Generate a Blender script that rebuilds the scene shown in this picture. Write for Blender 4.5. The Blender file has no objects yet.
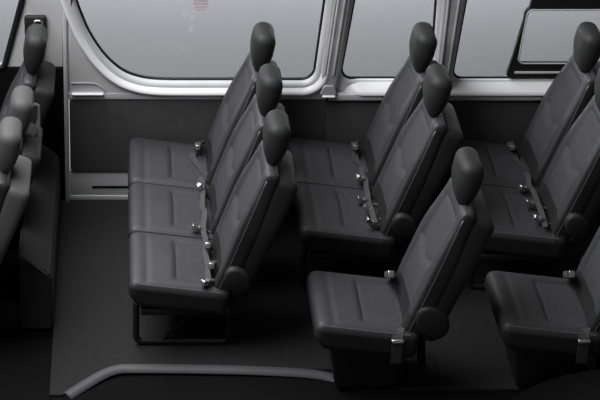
import bpy, bmesh, math, random
from mathutils import Vector, Matrix
random.seed(4)
SC = bpy.context.scene
COL = SC.collection
R = math.radians

# ------------------------------------------------------------------ materials
def mat(name, col, rough=.6, metal=0., spec=.4, bump=0., bscale=300., var=0., vscale=20., coat=0.):
    m = bpy.data.materials.new(name); m.use_nodes = True
    nt = m.node_tree; b = nt.nodes['Principled BSDF']
    b.inputs['Base Color'].default_value = (*col, 1)
    b.inputs['Roughness'].default_value = rough
    b.inputs['Metallic'].default_value = metal
    b.inputs['Specular IOR Level'].default_value = spec
    b.inputs['Coat Weight'].default_value = coat
    tc = nt.nodes.new('ShaderNodeTexCoord')
    if var:
        n = nt.nodes.new('ShaderNodeTexNoise'); n.inputs['Scale'].default_value = vscale
        n.inputs['Detail'].default_value = 4
        nt.links.new(tc.outputs['Object'], n.inputs['Vector'])
        r = nt.nodes.new('ShaderNodeValToRGB')
        r.color_ramp.elements[0].position = .3; r.color_ramp.elements[1].position = .7
        r.color_ramp.elements[0].color = (*[c*(1-var) for c in col], 1)
        r.color_ramp.elements[1].color = (*[c*(1+var) for c in col], 1)
        nt.links.new(n.outputs['Fac'], r.inputs['Fac'])
        nt.links.new(r.outputs['Color'], b.inputs['Base Color'])
    if bump:
        n = nt.nodes.new('ShaderNodeTexNoise'); n.inputs['Scale'].default_value = bscale
        nt.links.new(tc.outputs['Object'], n.inputs['Vector'])
        bp = nt.nodes.new('ShaderNodeBump'); bp.inputs['Strength'].default_value = bump
        bp.inputs['Distance'].default_value = .002
        nt.links.new(n.outputs['Fac'], bp.inputs['Height'])
        nt.links.new(bp.outputs['Normal'], b.inputs['Normal'])
    return m

LEATHER = mat('charcoal_vinyl', (.038, .038, .0405), .52, spec=.35, bump=.25, bscale=500, var=.08, vscale=30)
FABRIC = mat('charcoal_weave', (.045, .045, .0485), .85, spec=.25, bump=.6, bscale=700, var=.16, vscale=60)
PIPE_HIGHLIGHT = mat('grey_piping_highlight', (.075, .075, .079), .5, spec=.35)  # paler than the vinyl: edge highlight of the bolsters put into the colour
HEAD = mat('headrest_vinyl', (.018, .0183, .0187), .6, spec=.3, bump=.25, bscale=500, var=.08, vscale=25)
SHELL = mat('black_seat_shell', (.016, .016, .017), .6, spec=.3, bump=.2, bscale=600)
GREYSHELL = mat('grey_seat_shell', (.075, .075, .075), .6, spec=.35, bump=.15, bscale=500, var=.06)
STEEL_BLACK = mat('black_painted_steel', (.010, .010, .011), .5, spec=.4)
WEB = mat('belt_webbing', (.048, .048, .049), .7, spec=.3, bump=.5, bscale=900)
GREYHEAD = mat('grey_headrest_vinyl', (.065, .065, .065), .6, spec=.3, bump=.2, bscale=500)
SIDE_SHADE = mat('dark_side_vinyl_and_shade', (.018, .018, .0184), .6, spec=.3, bump=.2, bscale=500)  # dark seat sides, and painted shade where backrest meets cushion
BUCK = mat('buckle_plastic', (.09, .09, .09), .45)
CHROME = mat('brushed_chrome', (.72, .72, .72), .28, metal=1.)
PAINT = mat('silver_body_paint', (.54, .54, .55), .4, metal=.0, spec=.5, var=.05, vscale=8)
PAINT_D = mat('grey_pillar_cover', (.38, .38, .39), .5, metal=.0, spec=.5, var=.08, vscale=10)
SILL = mat('pale_window_sill', (.86, .86, .87), .3, spec=.5)
KICK = mat('grey_kick_panel', (.50, .50, .515), .45, metal=.0, spec=.5)
PANEL = mat('charcoal_trim_panel', (.060, .060, .061), .7, spec=.3, bump=.25, bscale=400, var=.1, vscale=12)
BLACKTRIM = mat('black_trim', (.005, .005, .005), .9, spec=.05)
RUBBER = mat('black_rubber', (.008, .008, .009), .5, spec=.4)
CARPET = mat('dark_floor_mat', (.017, .017, .0178), .85, spec=.2, bump=.7, bscale=260, var=.15, vscale=40)
LIP = mat('grey_step_edge', (.07, .07, .074), .55, spec=.3)
STUDIO = mat('grey_studio_floor', (.17, .171, .176), .8, spec=.2)
PINK = mat('pale_pink_sticker', (.86, .80, .83), .6)
INK = mat('sticker_ink', (.62, .56, .60), .6)

for m in (PINK, INK): m.node_tree.nodes['Principled BSDF'].inputs['Alpha'].default_value = .5   # translucent film

def glass_mat():
    m = bpy.data.materials.new('tinted_glass'); m.use_nodes = True
    nt = m.node_tree; nt.nodes.clear()
    o = nt.nodes.new('ShaderNodeOutputMaterial'); mx = nt.nodes.new('ShaderNodeMixShader')
    t = nt.nodes.new('ShaderNodeBsdfTransparent'); g = nt.nodes.new('ShaderNodeBsdfGlossy')
    t.inputs['Color'].default_value = (.88, .88, .89, 1); g.inputs['Roughness'].default_value = .03
    mx.inputs['Fac'].default_value = .03
    nt.links.new(t.outputs[0], mx.inputs[1]); nt.links.new(g.outputs[0], mx.inputs[2])
    nt.links.new(mx.outputs[0], o.inputs['Surface'])
    return m
GLASS = glass_mat()

# ------------------------------------------------------------------ helpers
def link(name, bm, mats, parent=None, smooth=True, kind=None):
    me = bpy.data.meshes.new(name)
    bmesh.ops.recalc_face_normals(bm, faces=bm.faces[:])
    bm.to_mesh(me); bm.free()
    for m in (mats if isinstance(mats, (list, tuple)) else [mats]): me.materials.append(m)
    if smooth:
        for p in me.polygons: p.use_smooth = True
        try: me.set_sharp_from_angle(angle=R(50))
        except Exception: pass
    o = bpy.data.objects.new(name, me); COL.objects.link(o)
    if parent: o.parent = parent
    if kind: o['kind'] = kind
    return o

def tag(o, label, cat, group=None):
    o['label'] = label; o['category'] = cat
    if group: o['group'] = group
    return o

def empty(name, loc):
    o = bpy.data.objects.new(name, None); COL.objects.link(o); o.location = loc
    o.empty_display_size = .1
    return o

def copy_tree(o, parent=None):
    c = o.copy(); COL.objects.link(c)
    if parent: c.parent = parent
    for ch in list(o.children): copy_tree(ch, c)
    return c

def ss(a, b, x):
    t = min(1, max(0, (x-a)/(b-a))); return t*t*(3-2*t)

def axis_pts(h, r, step, m=4):
    """lattice coordinates across one axis, finer inside the rounded edge"""
    core = h - r
    n = max(2, int(round(2*core/step)))
    pts = [-h + r*(1-math.cos(i/m*math.pi/2)) for i in range(m)]
    pts += [-core + 2*core*i/n for i in range(n+1)]
    pts += [-p for p in reversed(pts[:m])]
    return pts

def rbox(bm, size, r, step=.05, fn=None, matfn=None, m=4):
    """rounded box on a lattice; fn maps a rounded local point to the final point"""
    h = [s/2 for s in size]
    rr = [min(r, q*.999) for q in h]
    A = [axis_pts(h[i], rr[i], step, m) for i in range(3)]
    N = [len(a) for a in A]
    V = {}
    def vert(i, j, k):
        key = (i, j, k)
        if key in V: return V[key]
        p = Vector((A[0][i], A[1][j], A[2][k]))
        inn = Vector([max(-(h[q]-rr[q]), min(h[q]-rr[q], p[q])) for q in range(3)])
        d = Vector([(p[q]-inn[q])/rr[q] for q in range(3)])
        if d.length > 1e-9: d.normalize()
        loc = inn + Vector([d[q]*rr[q] for q in range(3)])
        v = bm.verts.new(fn(loc) if fn else loc)
        V[key] = (v, loc); return V[key]
    def quad(a, b, c, d):
        q = [vert(*x) for x in (a, b, c, d)]
        try: f = bm.faces.new([x[0] for x in q])
        except ValueError: return
        if matfn: f.material_index = matfn(sum((x[1] for x in q), Vector())/4)
    for i in range(N[0]-1):
        for j in range(N[1]-1):
            for k in (0, N[2]-1): quad((i, j, k), (i+1, j, k), (i+1, j+1, k), (i, j+1, k))
    for i in range(N[0]-1):
        for k in range(N[2]-1):
            for j in (0, N[1]-1): quad((i, j, k), (i+1, j, k), (i+1, j, k+1), (i, j, k+1))
    for j in range(N[1]-1):
        for k in range(N[2]-1):
            for i in (0, N[0]-1): quad((i, j, k), (i, j+1, k), (i, j+1, k+1), (i, j, k+1))
    return bm

def tube(bm, pts, r, n=8, closed=False, flat=1.):
    pts = [Vector(p) for p in pts]; rings = []
    L = len(pts)
    up = Vector((0, 0, 1))
    for i, p in enumerate(pts):
        a = pts[(i-1) % L] if (closed or i > 0) else p
        b = pts[(i+1) % L] if (closed or i < L-1) else p
        t = (b-a).normalized()
        ref = up if abs(t.dot(up)) < .95 else Vector((1, 0, 0))
        s = t.cross(ref).normalized(); u = s.cross(t)
        rings.append([bm.verts.new(p + s*math.cos(q*2*math.pi/n)*r + u*math.sin(q*2*math.pi/n)*r*flat) for q in range(n)])
    for i in range(L if closed else L-1):
        A, B = rings[i], rings[(i+1) % L]
        for q in range(n): bm.faces.new((A[q], A[(q+1) % n], B[(q+1) % n], B[q]))
    if not closed:
        bm.faces.new(rings[0]); bm.faces.new(rings[-1])
    return bm

def smooth_path(pts, n=6):
    P = [Vector(p) for p in pts]; out = []
    for i in range(len(P)-1):
        p0, p1, p2, p3 = P[max(0, i-1)], P[i], P[i+1], P[min(len(P)-1, i+2)]
        for k in range(n):
            t = k/n
            out.append(.5*((2*p1)+(p2-p0)*t+(2*p0-5*p1+4*p2-p3)*t*t+(3*p1-p0-3*p2+p3)*t**3))
    out.append(P[-1]); return out

def ribbon(bm, pts, side, w, th=.003):
    """flat webbing along pts, side = width direction"""
    side = Vector(side).normalized(); P = [Vector(p) for p in pts]; rings = []
    for i, p in enumerate(P):
        t = (P[min(i+1, len(P)-1)]-P[max(i-1, 0)]).normalized()
        s = (side - t*side.dot(t)).normalized(); n = t.cross(s)
        rings.append([bm.verts.new(p+s*w/2*a+n*th/2*b) for a, b in ((-1, -1), (1, -1), (1, 1), (-1, 1))])
    for a, b in zip(rings, rings[1:]):
        for q in range(4): bm.faces.new((a[q], a[(q+1) % 4], b[(q+1) % 4], b[q]))
    bm.faces.new(rings[0]); bm.faces.new(rings[-1])
    return bm

def round_poly(pts, rad, n=8):
    """2D polygon with each corner rounded by its own radius"""
    out = []; L = len(pts)
    for i, p in enumerate(pts):
        r = rad[i] if isinstance(rad, (list, tuple)) else rad
        a, b, c = Vector(pts[i-1]), Vector(p), Vector(pts[(i+1) % L])
        if r <= 0: out.append(b); continue
        u, v = (a-b).normalized(), (c-b).normalized()
        th = u.angle(v); t = r/math.tan(th/2)
        t = min(t, .49*(a-b).length if 0 else t)
        p1, p2 = b+u*t, b+v*t
        cen = b+(u+v).normalized()*(r/math.sin(th/2))
        a1 = math.atan2(*(p1-cen).yx); a2 = math.atan2(*(p2-cen).yx)
        d = (a2-a1+math.pi) % (2*math.pi)-math.pi
        for k in range(n+1): out.append(cen+Vector((math.cos(a1+d*k/n), math.sin(a1+d*k/n)))*r)
    return out

def plate(loops, depth, bevel, y0, plane='XZ'):
    """filled outline with holes, extruded along Y (front face at y0, thickness depth), rounded edges -> bmesh"""
    cu = bpy.data.curves.new('tmp', 'CURVE'); cu.dimensions = '2D'; cu.fill_mode = 'BOTH'
    cu.extrude = max(.0001, depth/2-bevel); cu.bevel_depth = bevel; cu.bevel_resolution = 3; cu.offset = -bevel
    for lp in loops:
        s = cu.splines.new('POLY'); s.points.add(len(lp)-1)
        for q, p in zip(s.points, lp): q.co = (p[0], p[1], 0, 1)
        s.use_cyclic_u = True
    ob = bpy.data.objects.new('tmp', cu); COL.objects.link(ob)
    dg = bpy.context.evaluated_depsgraph_get(); dg.update()
    me = bpy.data.meshes.new_from_object(ob.evaluated_get(dg))
    bm = bmesh.new(); bm.from_mesh(me)
    bpy.data.objects.remove(ob); bpy.data.curves.remove(cu); bpy.data.meshes.remove(me)
    for f in bm.faces: f.material_index = 0
    bmesh.ops.remove_doubles(bm, verts=bm.verts[:], dist=1e-5)
    for v in bm.verts:
        x, y, z = v.co
        if plane == 'XZ': v.co = (x, y0+depth/2-z, y)
        else: v.co = (x, y, y0-depth/2+z)       # 'XY': top at y0
    return bm

def box(bm, lo, hi, r=.004, step=.3, m=2):
    s = [hi[i]-lo[i] for i in range(3)]; c = Vector([(hi[i]+lo[i])/2 for i in range(3)])
    return rbox(bm, s, r, step, fn=lambda p: p+c, m=m)

def extrude_x(bm, prof, x0, x1, nseg=1):
    """profile of (y,z) swept along x"""
    rings = [[bm.verts.new((x0+(x1-x0)*i/nseg, y, z)) for y, z in prof] for i in range(nseg+1)]
    n = len(prof)
    for a, b in zip(rings, rings[1:]):
        for q in range(n): bm.faces.new((a[q], a[(q+1) % n], b[(q+1) % n], b[q]))
    bm.faces.new(rings[0]); bm.faces.new(rings[-1])
    return bm

def extrude_y(bm, prof, y0, y1):
    rings = [[bm.verts.new((x, y, z)) for x, z in prof] for y in (y0, y1)]
    n = len(prof); a, b = rings
    for q in range(n): bm.faces.new((a[q], a[(q+1) % n], b[(q+1) % n], b[q]))
    bm.faces.new(a); bm.faces.new(b)
    return bm

# ------------------------------------------------------------------ setting
# floor with the step well cut out of its near edge
fl = round_poly([(-.30, .02), (3.3, .02), (3.3, -1.66), (1.10, -1.66), (1.06, -1.505), (.04, -1.505), (-.24, -1.70), (-.30, -1.70)],
                [0, 0, 0, .05, .08, .10, .02, 0])
link('floor', plate([fl], .05, .004, 0, 'XY'), CARPET, kind='structure')
bm = bmesh.new()
tube(bm, smooth_path([(-.22, -1.70, -.012), (-.14, -1.625, -.006), (-.05, -1.548, 0), (.02, -1.515, .002), (.10, -1.51, .002), (.35, -1.512, .001),
                      (.65, -1.52, -.002), (.9, -1.535, -.008), (1.02, -1.56, -.018), (1.08, -1.62, -.03)], 6), .03, 10, flat=.6)
link('trim_1', bm, LIP, kind='structure')                              # rounded grey step edge
bm = bmesh.new(); box(bm, (-1.3, -2.25, -.45), (3.3, -1.45, -.014), .01); link('trim_2', bm, BLACKTRIM, kind='structure')   # black door step
bm = bmesh.new(); box(bm, (-1.3, -2.02, -.3), (-.27, -1.22, -.008), .04, m=4); link('trim_3', bm, BLACKTRIM, kind='structure')  # cab step
bm = bmesh.new(); box(bm, (-1.3, -1.215, -.3), (-.29, .02, -.02), .01); link('trim_4', bm, BLACKTRIM, kind='structure')       # cab floor

# window outlines (x, z)
W1 = [Vector((p.x, p.y)) for p in smooth_path([(x, z, 0) for x, z in ((-.235, 1.33), (-.222, 1.235), (-.203, 1.17), (-.180, 1.10), (-.145, 1.01), (-.09, .91), (-.03, .832), (.04, .772), (.12, .738), (.20, .724), (.30, .720))], 4)]
W1 += round_poly([(.60, .720), (1.043, .720), (1.093, 1.335), (-.20, 1.335)], [0, .075, .03, 0], 12)
W2 = round_poly([(1.232, 1.235), (1.655, 1.235), (1.66, .728), (1.175, .728)], [.03, .03, .06, .06], 10)
W3 = round_poly([(1.808, 1.235), (3.05, 1.235), (3.05, .728), (1.765, .728)], [.03, .05, .05, .05], 10)
W4 = round_poly([(-1.15, 1.235), (-.472, 1.235), (-.585, .81), (-1.15, .81)], [.04, .02, .03, .04], 8)
TOP = 1.40
door_outer = [(-.258, TOP), (1.158, TOP), (1.11, .69), (1.11, .62), (-.265, .62)]
d1 = link('door_1', plate([door_outer, W1], .06, .028, -.012), PAINT, kind='structure')
wf = link('wall_far', plate([[(1.163, TOP), (3.3, TOP), (3.3, .66), (1.115, .66)], W2, W3], .046, .02, 0), PAINT, kind='structure')
wfr = link('wall_far_front', plate([[(-1.3, TOP), (-.266, TOP), (-.272, .805), (-1.3, .805)], W4], .046, .012, .0), PAINT, kind='structure')
# lower trim
bm = bmesh.new(); box(bm, (1.1102, -.010, 0), (3.3, .06, .628), .008); link('trim_5', bm, PANEL, kind='structure')
bm = bmesh.new(); box(bm, (-1.3, -.01, -.1), (-.274, .06, .806), .006); link('trim_6', bm, BLACKTRIM, kind='structure')
# door leaf: edge strip, trim panel, kick panel with slot
bm = bmesh.new(); box(bm, (-.274, -.022, -.005), (-.252, .05, TOP), .007, m=3); link('door_edge', bm, PAINT, d1)
link('door_trim_panel', plate([round_poly([(-.246, .622), (1.11, .622), (1.11, .176), (-.246, .176)], [.03, 0, 0, .03])], .06, .003, -.010), PANEL, d1)
bm = bmesh.new(); box(bm, (-.25, -.004, 0), (1.11, .05, .180), .006)
kp = link('kick_panel', bm, KICK, d1)
bm = bmesh.new(); box(bm, (-.13, -.0075, .075), (1.05, .0, .088), .003); link('slot', bm, BLACKTRIM, kp)
bm = bmesh.new(); box(bm, (-.25, -.010, .0), (1.08, .0, .030), .004); link('sill_plate', bm, PAINT, kp)
# recess at the door's lower front corner: dark arched outline and pale lower lip
bm = bmesh.new()
tube(bm, smooth_path([(-.235, -.014, .722), (-.14, -.014, .722), (-.105, -.014, .716), (-.075, -.014, .695), (-.055, -.014, .672)], 5), .005, 6)
link('recess_outline', bm, PAINT_D, d1)
bm = bmesh.new(); box(bm, (-.232, -.034, .657), (-.065, -.008, .666), .005, m=3); link('recess_lip', bm, SILL, d1)

# window sill: sloping pale ledge below the panes, a piece on the door and one on the body
def sill(name, x0, x1, parent=None, kind=None):
    prof = [(.03, .738), (.018, .730), (-.016, .706), (-.038, .684), (-.044, .674), (-.044, .664), (.0, .660), (.03, .660)]
    bm = bmesh.new(); rings = []; e = .14
    for i in range(13):
        x = x0+e*i/6 if i <= 6 else x1-e*(12-i)/6
        k = ss(-.15, 1, min(1, (i if i <= 6 else 12-i)/6)) if x1 < 3 or i <= 6 else 1
        rings.append([bm.verts.new((x, .03+(y-.03)*k, z)) for y, z in prof])
    for a, b in zip(rings, rings[1:]):
        for q in range(len(prof)): bm.faces.new((a[q], a[(q+1) % len(prof)], b[(q+1) % len(prof)], b[q]))
    bm.faces.new(rings[0]); bm.faces.new(rings[-1]); return link(name, bm, SILL, parent, kind=kind)
sill('trim_7', 1.16, 3.3, kind='structure')
bm = bmesh.new(); rr = []
for off, y in ((-.004, .04), (.002, .026), (.020, -.004), (.040, -.026), (.052, -.036), (.060, -.036), (.066, -.030), (.068, -.010)):
    ring = []
    for i, p in enumerate(W1):
        t = Vector(W1[(i+1) % len(W1)])-Vector(W1[i-1]); t.normalize()
        cc = Vector((.45, 1.0)); n = Vector((t.y, -t.x))
        if n.dot(Vector(p)-cc) < 0: n = -n
        q = Vector(p)+n*off; ring.append(bm.verts.new((q.x, y, q.y)))
    rr.append(ring)
for a, b in zip(rr, rr[1:]):
    for i in range(len(W1)): bm.faces.new((a[i], a[(i+1) % len(W1)], b[(i+1) % len(W1)], b[i]))
link('window_rim', bm, SILL, d1)
bm = bmesh.new(); box(bm, (-.25, -.016, .624), (1.108, .03, .664), .006, m=3); link('sill_face', bm, KICK, d1)
bm = bmesh.new(); box(bm, (1.118, -.032, .626), (3.3, .03, .664), .006, m=3); link('trim_8', bm, KICK, kind='structure')

# pillar covers with raised ribs between the windows
def pillar(name, quad, ribs, kind='structure'):
    bm = plate([round_poly(quad, .02, 5)], .05, .014, -.03)
    for a, b in ribs: tube(bm, [(a[0], -.03, a[1]), (b[0], -.03, b[1])], .008, 8)
    return link(name, bm, PAINT_D, kind=kind)
pillar('trim_9', [(1.115, TOP), (1.226, TOP), (1.158, .685), (1.073, .685)],
       [((1.142, 1.39), (1.093, .78)), ((1.192, 1.39), (1.138, .78))])
pillar('trim_10', [(1.68, TOP), (1.805, TOP), (1.752, .69), (1.675, .69)],
       [((1.712, 1.39), (1.695, .72)), ((1.772, 1.39), (1.733, .72))])
# small trapezoid hook plate at the foot of the first pillar
bm = plate([round_poly([(1.070, .668), (1.162, .668), (1.142, .722), (1.090, .722)], [.006, .006, .018, .018], 5)], .016, .005, -.046)
hp = link('trim_11', bm, PAINT_D, kind='structure')
bm = bmesh.new(); box(bm, (1.082, -.060, .658), (1.150, -.04, .666), .004, m=3); link('lip', bm, SILL, hp)

def pane(name, outline, y=.035, gy=.006, gr=.011):
    o = link(name, plate([outline], .005, .0005, y), GLASS, smooth=False, kind='structure')
    bm = bmesh.new(); tube(bm, [(p[0], gy, p[1]) for p in outline], gr, 8, closed=True)
    link('gasket', bm, RUBBER, o)
    return o
pane('window_1', W1, .04, .034); pane('window_2', W2, .04, .03)
w3 = pane('window_3', W3, .04, .03); pane('window_4', W4, .04, -.004, .016)
# sliding sash in the third window
so = round_poly([(2.165, 1.30), (3.0, 1.30), (3.0, .742), (2.048, .742)], [.02, .02, .02, .02], 6)
si = round_poly([(2.116, 1.150), (2.94, 1.150), (2.94, .820), (2.093, .820)], [.035, .035, .035, .035], 8)
fr = link('sliding_sash', plate([so, si], .03, .006, .005), STEEL_BLACK, w3)
bm = bmesh.new(); box(bm, (2.09, -.006, .772), (2.96, .004, .784), .003); link('sash_rail', bm, KICK, fr)
tube_bm = bmesh.new(); tube(tube_bm, [(p[0], .002, p[1]) for p in round_poly([(2.126, 1.140), (2.93, 1.140), (2.93, .830), (2.103, .830)], .03, 8)], .004, 6, closed=True)
link('sash_seal', tube_bm, KICK, fr)

# pale pink sticker with rows of print on the first window
st = link('window_sticker', plate([round_poly([(.398, 1.23), (.478, 1.23), (.478, 1.112), (.398, 1.112)], .004, 3)], .0012, .0003, .0375), PINK, smooth=False)
tag(st, 'small pale pink notice sticker near the top of the largest window', 'sticker')
for z, a, b in ((1.176, .40, .476), (1.160, .40, .476), (1.142, .408, .468), (1.126, .414, .462)):
    bm = bmesh.new(); box(bm, (a, .0368, z-.004), (b, .0374, z+.002), .0002, m=1); link('print_line', bm, INK, st)

# wheel arch hump at the near right
prof = [(1.78, -.15), (1.80, .02), (1.85, .075), (1.93, .125), (2.03, .165), (2.15, .195), (2.3, .215), (2.5, .225), (2.75, .21), (2.95, .15), (3.05, -.15)]
bm = bmesh.new(); extrude_y(bm, prof, -2.0, -1.775); link('trim_12', bm, BLACKTRIM, kind='structure')
# studio floor the van stands on
bm = bmesh.new(); box(bm, (-9, -6, -.75), (12, 9, -.70), .01, 2.); link('ground', bm, STUDIO, kind='structure')

# ------------------------------------------------------------------ seats
RC = R(18.8); AX = Vector((math.sin(RC), 0, math.cos(RC))); NF = Vector((-math.cos(RC), 0, math.sin(RC)))
HINGE = Vector((.448, 0, .315))
CT = R(7.5)
def cushion_bm(single=False):
    L, W, T = .475, .459, .14
    hx, hy = L/2, W/2
    def fn(p):
        x, y, z = p
        if z > 0:
            k = ss(.0, .05, z)
            ix0, iy = -.02, hy-.075
            d = max(ix0-x, abs(y)-iy)                      # distance outside the insert
            z += k*(.010*(1-(x/hx)**2)*(1-(y/hy)**2))
            z -= k*.011*math.exp(-(d/.010)**2)*ss(hx, hx-.03, abs(x))
            z -= k*.010*ss(.012, -.03, d)
            z -= k*.005*math.exp(-((x+.16)/.012)**2)*ss(hy, hy-.05, abs(y))
        if z < 0: x += ss(0, .06, -z)*.035*(x < 0)*(-x/hx)
        q = Vector((x, y, z))
        q = Matrix.Rotation(CT, 3, 'Y') @ q
        return q + Vector((hx*.985-.006, 0, .318))
    def mf(p): return 2 if (p.z < .035 or p.x > hx-.075) else 1 if (p.x > -.02 and abs(p.y) < hy-.075) else 0  # rear strip of the cushion painted dark as shade under the backrest
    bm = bmesh.new(); rbox(bm, (L, W, T), .035, .0115, fn, mf, 4); return bm
def backrest_width(h, W):                                   # h 0..1
    return W*(1-.16*ss(.5, 1.0, h)) * (1-.03*ss(.25, 0, h))
def backpt(h, y, d, base=HINGE): return base + AX*h + NF*d + Vector((0, y, 0))
BL = .675
def backrest_bm():
    W, T = .418, .085; hy = W/2
    def fn(p):
        h = p.x + BL/2; y = p.y; d = p.z
        t = h/BL; ws = backrest_width(t, 1.)
        if d > 0:
            k = ss(0, .03, d)
            iy = hy-.075; dd = max(abs(y)-iy, h-(BL-.08))
            d += k*.020*ss(hy-.11, hy-.05, abs(y))*(1-.6*ss(.6, 1, t))
            d -= k*.009*math.exp(-(dd/.009)**2)
            if dd < 0:
                hv = .31+.05*(abs(y)/iy)
                d -= k*.009*math.exp(-((h-hv)/.009)**2)
                d += k*.012*ss(.05, .2, h)*ss(hv+.02, hv-.05, h)
        d *= (1-.25*ss(.5, 1, t))
        return backpt(h, y*ws, d+.01)
    iy = hy-.075
    def mf(p): return 2 if (abs(p.y) > hy-.012 or p.z < 0 or p.x < -BL/2+.11) else 1 if (p.z > .02 and abs(p.y) < iy and p.x < BL/2-.08) else 0  # lowest strip of the backrest painted dark as joint shade
    bm = bmesh.new(); rbox(bm, (BL, W, T), .032, .012, fn, mf, 4); return bm
def cushion_highlight_bm():
    pts = round_poly([(-.222, -.217), (.20, -.217), (.20, .217), (-.222, .217)], [.03, .02, .02, .03], 5)
    M = Matrix.Rotation(CT, 3, 'Y')
    return tube(bmesh.new(), [M @ Vector((p[0], p[1], .0585)) + Vector((.475/2*.985-.006, 0, .318)) for p in pts], .0055, 6, closed=True)
def shell_bm():
    def fn(p):
        h = p.x+BL/2-.01; t = max(0, h)/BL
        d = p.z*(1+.18*ss(.3, 1, t)) - .05 - .012*ss(.3, 1, t)
        return backpt(h, p.y*backrest_width(t, 1.), d)
    bm = bmesh.new(); rbox(bm, (BL-.02, .412, .105), .035, .05, fn, None, 4); return bm
def piping_highlight_bm():
    def e(t, s): return backpt(t*BL, s*(backrest_width(t, .418)/2-.006), .044*(1-.25*ss(.5, 1, t)))
    pts = [e(.05+.89*i/19, -1) for i in range(20)]
    pts += [backpt(.975*BL, y*.13, .032) for y in (-1, -.5, 0, .5, 1)]
    pts += [e(.94-.89*i/19, 1) for i in range(20)]
    return tube(bmesh.new(), pts, .006, 6)
HC = backpt(.765, 0, .012) + Vector((-.012, 0, .01))
def headrest_bm(sc=1.):
    RH = R(9)
    def fn(p):
        t = (p.z/.235+.5)
        x = p.x*(.45+.55*ss(-.05, .55, t)) ; y = p.y*(.80+.20*ss(0, .5, t))
        x -= .012*(1-(p.y/.12)**2)*(p.x < 0)
        q = Matrix.Rotation(RH, 3, 'Y') @ Vector((x, y, p.z))
        return HC + q*sc
    bm = bmesh.new(); rbox(bm, (.100, .225, .225), .048, .03, fn, None, 6); return bm
def post_bm(): return tube(bmesh.new(), [backpt(.60, 0, .0), backpt(.70, 0, .008)], .008, 8)
def recliner_bm(y, s, r=.07):
    bm = bmesh.new(); c = Vector((.50, 0, .435))
    prof = []
    for i in range(28):
        a = i/28*2*math.pi; k = 1+.35*max(0, math.cos(a-R(125)))**3 + .25*max(0, math.cos(a-R(-60)))**3
        prof.append((c.x+math.cos(a)*r*k, c.z+math.sin(a)*r*k))
    rings = []
    for dy, sc in ((0, 1), (.022, 1), (.032, .94), (.036, .8)):
        rings.append([bm.verts.new((c.x+(x-c.x)*sc, y+s*dy, c.z+(z-c.z)*sc)) for x, z in prof])
    for a, b in zip(rings, rings[1:]):
        for q in range(28): bm.faces.new((a[q], a[(q+1) % 28], b[(q+1) % 28], b[q]))
    bm.faces.new(rings[0]); bm.faces.new(rings[-1]); return bm

CACHE = {}
def part(name, key, builder, mats, parent, loc=(0, 0, 0), rz=0):
    """first use builds the mesh, later uses share it"""
    if key in CACHE:
        o = bpy.data.objects.new(name, CACHE[key]); COL.objects.link(o); o.parent = parent
    else:
        o = link(name, builder(), mats, parent); CACHE[key] = o.data
    o.location = loc; o.rotation_euler = (0, 0, rz); return o

def buckle(parent, loc, tilt=0, rz=0, scale=1.1):
    """black buckle body on a short stalk with a bright metal tongue"""
    def body():
        b = bmesh.new(); box(b, (-.016, -.013, 0), (.016, .013, .05), .007, .05, 3)
        tube(b, [(0, 0, .005), (.012, 0, -.03), (.03, 0, -.06)], .008, 8); return b
    def tongue():
        b = bmesh.new(); box(b, (-.013, -.013, .046), (.010, .013, .080), .004, .05, 2)
        return b
    o = part('seat_belt_buckle', 'buckle', body, BUCK, parent, loc)
    t = part('buckle_tongue', 'tongue', tongue, CHROME, o)
    o.rotation_euler = (0, tilt, rz*.4) if tilt < 0 else (tilt, 0, 0); o.scale = (scale,)*3
    return o

def one_seat(root, y, shell=SHELL, hx=0., hz=0.):
    c = part('cushion', 'cushion', cushion_bm, [LEATHER, FABRIC, SIDE_SHADE], root, (0, y, 0))
    part('piping_highlight', 'cpiping_highlight', cushion_highlight_bm, PIPE_HIGHLIGHT, c)
    b = part('backrest', 'backrest', backrest_bm, [LEATHER, FABRIC, SIDE_SHADE], root, (0, y, 0))
    part('back_shell', 'shell'+shell.name, shell_bm, shell, b)
    part('piping_highlight', 'piping_highlight', piping_highlight_bm, PIPE_HIGHLIGHT, b)
    h = part('headrest', 'headrest'+HEAD.name, headrest_bm, HEAD, root, (hx, y, hz))
    for s in (-.05, .05): part('headrest_post', 'posts', post_bm, CHROME, h, (0, s, 0))

def leg_loop(y):
    """black tube loop under a seat end, with a diagonal brace"""
    bm = bmesh.new()
    p = round_poly([(.03, .25), (.03, .018), (.47, .018), (.47, .25)], [.02, .03, .03, .02], 5)
    tube(bm, [(a, y, b) for a, b in p], .016, 8, closed=True)
    tube(bm, [(.15, y, .02), (.24, y, .12), (.36, y, .25)], .011, 8)
    return bm
def rails(n, w):
    bm = bmesh.new()
    for x in (.08, .40): box(bm, (x-.02, -w*n+.03, .215), (x+.02, -.03, .255), .008)
    box(bm, (.05, -w*n+.012, .225), (.47, -w*n+.05, .262), .008); box(bm, (.05, -.05, .225), (.47, -.012, .262), .008)
    return bm

W_ = .461
def bench(n, loc, label, belts, buckles, hx=0., hz=0.):
    """local y runs from 0 at the far end to -n*W_"""
    r = empty('bench_seat', loc); tag(r, label, 'bench seat', 'bench seats along the side wall')
    for i in range(n): one_seat(r, -W_*(i+.5), SHELL, hx, hz)
    part('frame', 'rails%d' % n, lambda: rails(n, W_), STEEL_BLACK, r)
    part('leg', 'legloop', lambda: leg_loop(0), STEEL_BLACK, r, (0, -.06, 0))
    part('leg', 'legloop', None, STEEL_BLACK, r, (0, -W_*n+.10, 0))
    part('recliner_cover', 'recl_near', lambda: recliner_bm(0, -1, .056), SHELL, r, (0, -W_*n+.012, 0))
    for (x, y, z, tl, rz) in buckles: buckle(r, (x, y, z), tl, rz)
    for pts, side, w in belts:
        bm = bmesh.new(); ribbon(bm, smooth_path(pts, 5), side, w); link('seat_belt', bm, WEB, r)
    return r

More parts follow.
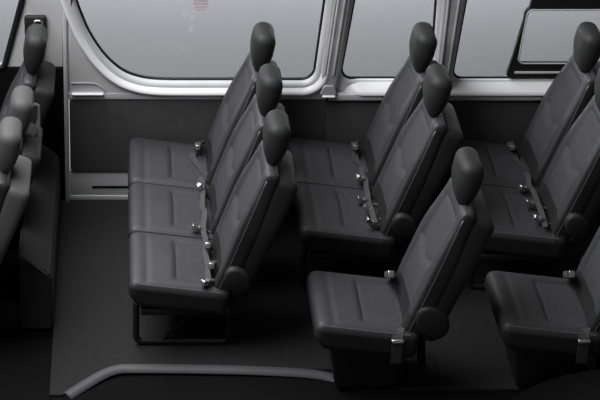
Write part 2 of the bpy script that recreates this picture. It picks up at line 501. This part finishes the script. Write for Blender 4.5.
X1, PITCH, YW = .07, .836, -.03
def wiggle(y0, y1, x=.365, z=.395, n=9):
    rnd = random.Random(int(abs(y0)*1000)); out = []
    for i in range(n):
        t = i/(n-1); out.append((x+rnd.uniform(-.006, .006), y0+(y1-y0)*t, z+rnd.uniform(-.004, .022)))
    return out
b1 = bench(3, (X1, YW, 0), 'charcoal three-seat bench, first row behind the front seats, below the largest window',
      [(wiggle(-.40, -.86), (1, 0, .3), .026), (wiggle(-.86, -1.34), (1, 0, .3), .026),
       ([(.40, -.10, .36), (.36, -.11, .385), (.33, -.16, .388), (.36, -.25, .378), (.40, -.32, .36)], (.6, .8, 0), .034)],
      [(.362, -.075, .405, 1.25, 0), (.385, -.52, .365, -.5, 1.2), (.375, -.88, .372, -1., .4), (.375, -1.03, .395, 1.0, 0), (.385, -1.19, .395, 1.1, 0), (.39, -1.31, .37, -1.1, 2.)])
b2 = bench(2, (X1+PITCH, YW, 0), 'charcoal two-seat bench against the dark side trim, middle of the three rows',
      [(wiggle(-.30, -.85), (1, 0, .3), .026), ([(.40, -.10, .36), (.36, -.11, .385), (.35, -.20, .382), (.40, -.28, .36)], (.6, .8, 0), .034)],
      [(.352, -.075, .405, 1.25, 0), (.38, -.42, .37, -.8, 1.0), (.375, -.62, .37, -1., .3), (.385, -.74, .37, -.8, -.6), (.385, -.84, .37, -.8, .3)], -.028, .0)
b3 = bench(2, (X1+2*PITCH, YW, 0), 'charcoal two-seat bench beneath the black-framed sliding window, rearmost row',
      [(wiggle(-.34, -.88), (1, 0, .3), .026), ([(.40, -.10, .36), (.36, -.11, .385), (.35, -.20, .382), (.40, -.28, .36)], (.6, .8, 0), .034)],
      [(.338, -.075, .405, 1.25, 0), (.37, -.50, .37, -1., .8), (.375, -.66, .375, -1., .3), (.38, -.80, .37, -.9, .5)], -.03, .0)

def single(loc, label):
    r = empty('passenger_seat', loc); tag(r, label, 'seat', 'single seats across the aisle')
    one_seat(r, 0, SHELL, -.016, -.008)
    def ped():
        bm = bmesh.new()
        def fn(p):
            t = p.z/.25+.5
            return Vector((.245+p.x*(.80+.25*t), p.y*(.80+.12*t), p.z+.13))
        rbox(bm, (.34, .38, .25), .02, .08, fn, None, 3); return bm
    part('pedestal', 'pedestal', ped, SHELL, r)
    def foot():
        bm = bmesh.new(); box(bm, (.46, -.06, 0), (.60, .10, .022), .006)
        tube(bm, [(.47, .02, .30), (.52, .02, .15), (.53, .02, .02)], .02, 8); return bm
    part('leg', 'sfoot', foot, STEEL_BLACK, r)
    part('recliner_cover', 'recl_big', lambda: recliner_bm(0, -1, .072), SHELL, r, (.02, -.19, -.02))
    part('recliner_cover', 'recl_far', lambda: recliner_bm(0, 1, .06), SHELL, r, (0, .19, 0))
    buckle(r, (.375, .195, .400), .95, 0, 1.3)
    def strap():
        bm = bmesh.new()
        ribbon(bm, smooth_path([(.40, -.15, .352), (.375, -.19, .370), (.365, -.218, .360), (.362, -.238, .335), (.362, -.240, .28), (.363, -.236, .215)], 5), (1, 0, 0), .048, .004)
        return bm
    s = part('seat_belt', 'strap', strap, WEB, r)
    def plate_():
        bm = bmesh.new(); box(bm, (.336, -.248, .327), (.392, -.222, .345), .004, m=2); return bm
    part('belt_tongue', 'stongue', plate_, CHROME, s)
    return r
YS = -1.515
single((X1+PITCH, YS, 0), 'single charcoal seat across the aisle, whole in view with its headrest')
single((X1+2*PITCH, YS, 0), 'single charcoal seat beside the black wheel arch, its backrest cut off by the picture edge')

# ------------------------------------------------------------------ front seats (seen from behind) and the box they stand on
XF = -1.075
def front_seat(y, label, head, shell, dx=0., dz=0.):
    r = empty('front_seat', (XF+dx, y, 0)); tag(r, label, 'seat', 'front seats')
    part('cushion', 'cushion', cushion_bm, [LEATHER, FABRIC, SIDE_SHADE], r, (0, 0, .06+dz))
    b = part('backrest', 'backrest', backrest_bm, [LEATHER, FABRIC, SIDE_SHADE], r, (0, 0, dz))
    part('back_shell', 'shell'+shell.name, shell_bm, shell, b)
    h = part('headrest', 'headrest'+head.name, headrest_bm, head, r, (0, 0, dz))
    for s in (-.05, .05): part('headrest_post', 'posts', post_bm, CHROME, h, (0, s, 0))
    def base():
        bm = bmesh.new(); box(bm, (.04, -.19, -.015), (.42, .19, .31), .02); return bm
    part('seat_base', 'fbase', base, STEEL_BLACK, r)
    return r
f1 = front_seat(-.285, 'dark front seat with a dark headrest, beside the cab window', HEAD, SHELL)
f2 = front_seat(-.75, 'middle front seat with a pale grey headrest and a thin bright bracket', GREYHEAD, SHELL, -.05, -.105)
bm = bmesh.new()
tube(bm, [(.735, -.06, 1.03), (.755, -.06, 1.025), (.755, -.06, .86), (.70, -.06, .852)], .011, 6)
link('grab_bracket', bm, CHROME, f2)
f3 = front_seat(-1.215, 'nearest front seat with grey back and headrest, cut off by the left picture edge', GREYHEAD, GREYSHELL, -.08, -.02)
an = empty('seat_belt_anchor', (-.415, -.012, 1.06)); tag(an, 'dark seat belt anchor with bright metal loop, high on the pillar', 'seat belt')
bm = bmesh.new(); rbox(bm, (.115, .03, .115), .014, .05); link('cover', bm, SHELL, an)
bm = bmesh.new(); tube(bm, [(p[0]+.012, -.022, p[1]-.005) for p in round_poly([(-.018, -.04), (.022, -.04), (.022, .04), (-.018, .04)], .012, 4)], .007, 8, closed=True); link('metal_loop', bm, CHROME, an)
bm = bmesh.new(); ribbon(bm, [(.014, -.02, -.005), (.010, -.024, -.10), (.0, -.026, -.26), (-.01, -.026, -.55)], (1, 0, 0), .046); link('webbing', bm, WEB, an)
prof = [(-.46, 0), (-.46, .42), (-.44, .42), (-.32, .325), (-.30, .30), (-.30, 0)]
bm = bmesh.new(); extrude_y(bm, prof, -1.2, -.05)
bmesh.ops.bevel(bm, geom=bm.edges[:], offset=.012, segments=3, affect='EDGES')
eb = link('console_box', bm, mat('console_vinyl', (.027, .027, .028), .7, spec=.3, bump=.2, bscale=400)); tag(eb, 'low charcoal box with sloping top behind the front seats', 'console')
bm = bmesh.new(); tube(bm, [(-.44, -1.197, .420), (-.325, -1.197, .318)], .006, 6); link('edge_strip', bm, PANEL, eb)

# ------------------------------------------------------------------ light
def area(name, loc, target, sx, sy, power, col=(1, 1, 1)):
    l = bpy.data.lights.new(name, 'AREA'); l.shape = 'RECTANGLE'; l.size = sx; l.size_y = sy; l.energy = power; l.color = col
    o = bpy.data.objects.new(name, l); COL.objects.link(o); o.location = loc
    o.rotation_euler = (Vector(target)-Vector(loc)).to_track_quat('-Z', 'Y').to_euler()
    return o
area('overhead_softbox', (-1.2, -.4, 4.3), (.8, -.8, .3), 6.0, 2.8, 510, (1, 1, 1.0))
area('added_background_light', (1.3, 5.3, .7), (1.3, 4.3, -.7), 8, .6, 330, (.97, .98, 1))  # added lamp, out of view, grades the ground seen through the windows
w = bpy.data.worlds.new('studio'); SC.world = w; w.use_nodes = True
w.node_tree.nodes['Background'].inputs['Color'].default_value = (1, 1, 1, 1)
w.node_tree.nodes['Background'].inputs['Strength'].default_value = .08

# ------------------------------------------------------------------ camera
cam = bpy.data.cameras.new('camera'); co = bpy.data.objects.new('camera', cam); COL.objects.link(co)
co.location = (.0417, -8.4647, 5.2113); co.rotation_euler = (R(90)-.4523, 0, 0)
cam.sensor_width = 36; cam.lens = 1821.4/600*36
cam.shift_x = (300-123.86)/600; cam.shift_y = -(200-17.54)/600
cam.clip_end = 100
SC.camera = co
SC.view_settings.view_transform = 'Standard'; SC.view_settings.look = 'None'
SC.view_settings.exposure = 0; SC.view_settings.gamma = 1; SC.view_settings.use_curve_mapping = False
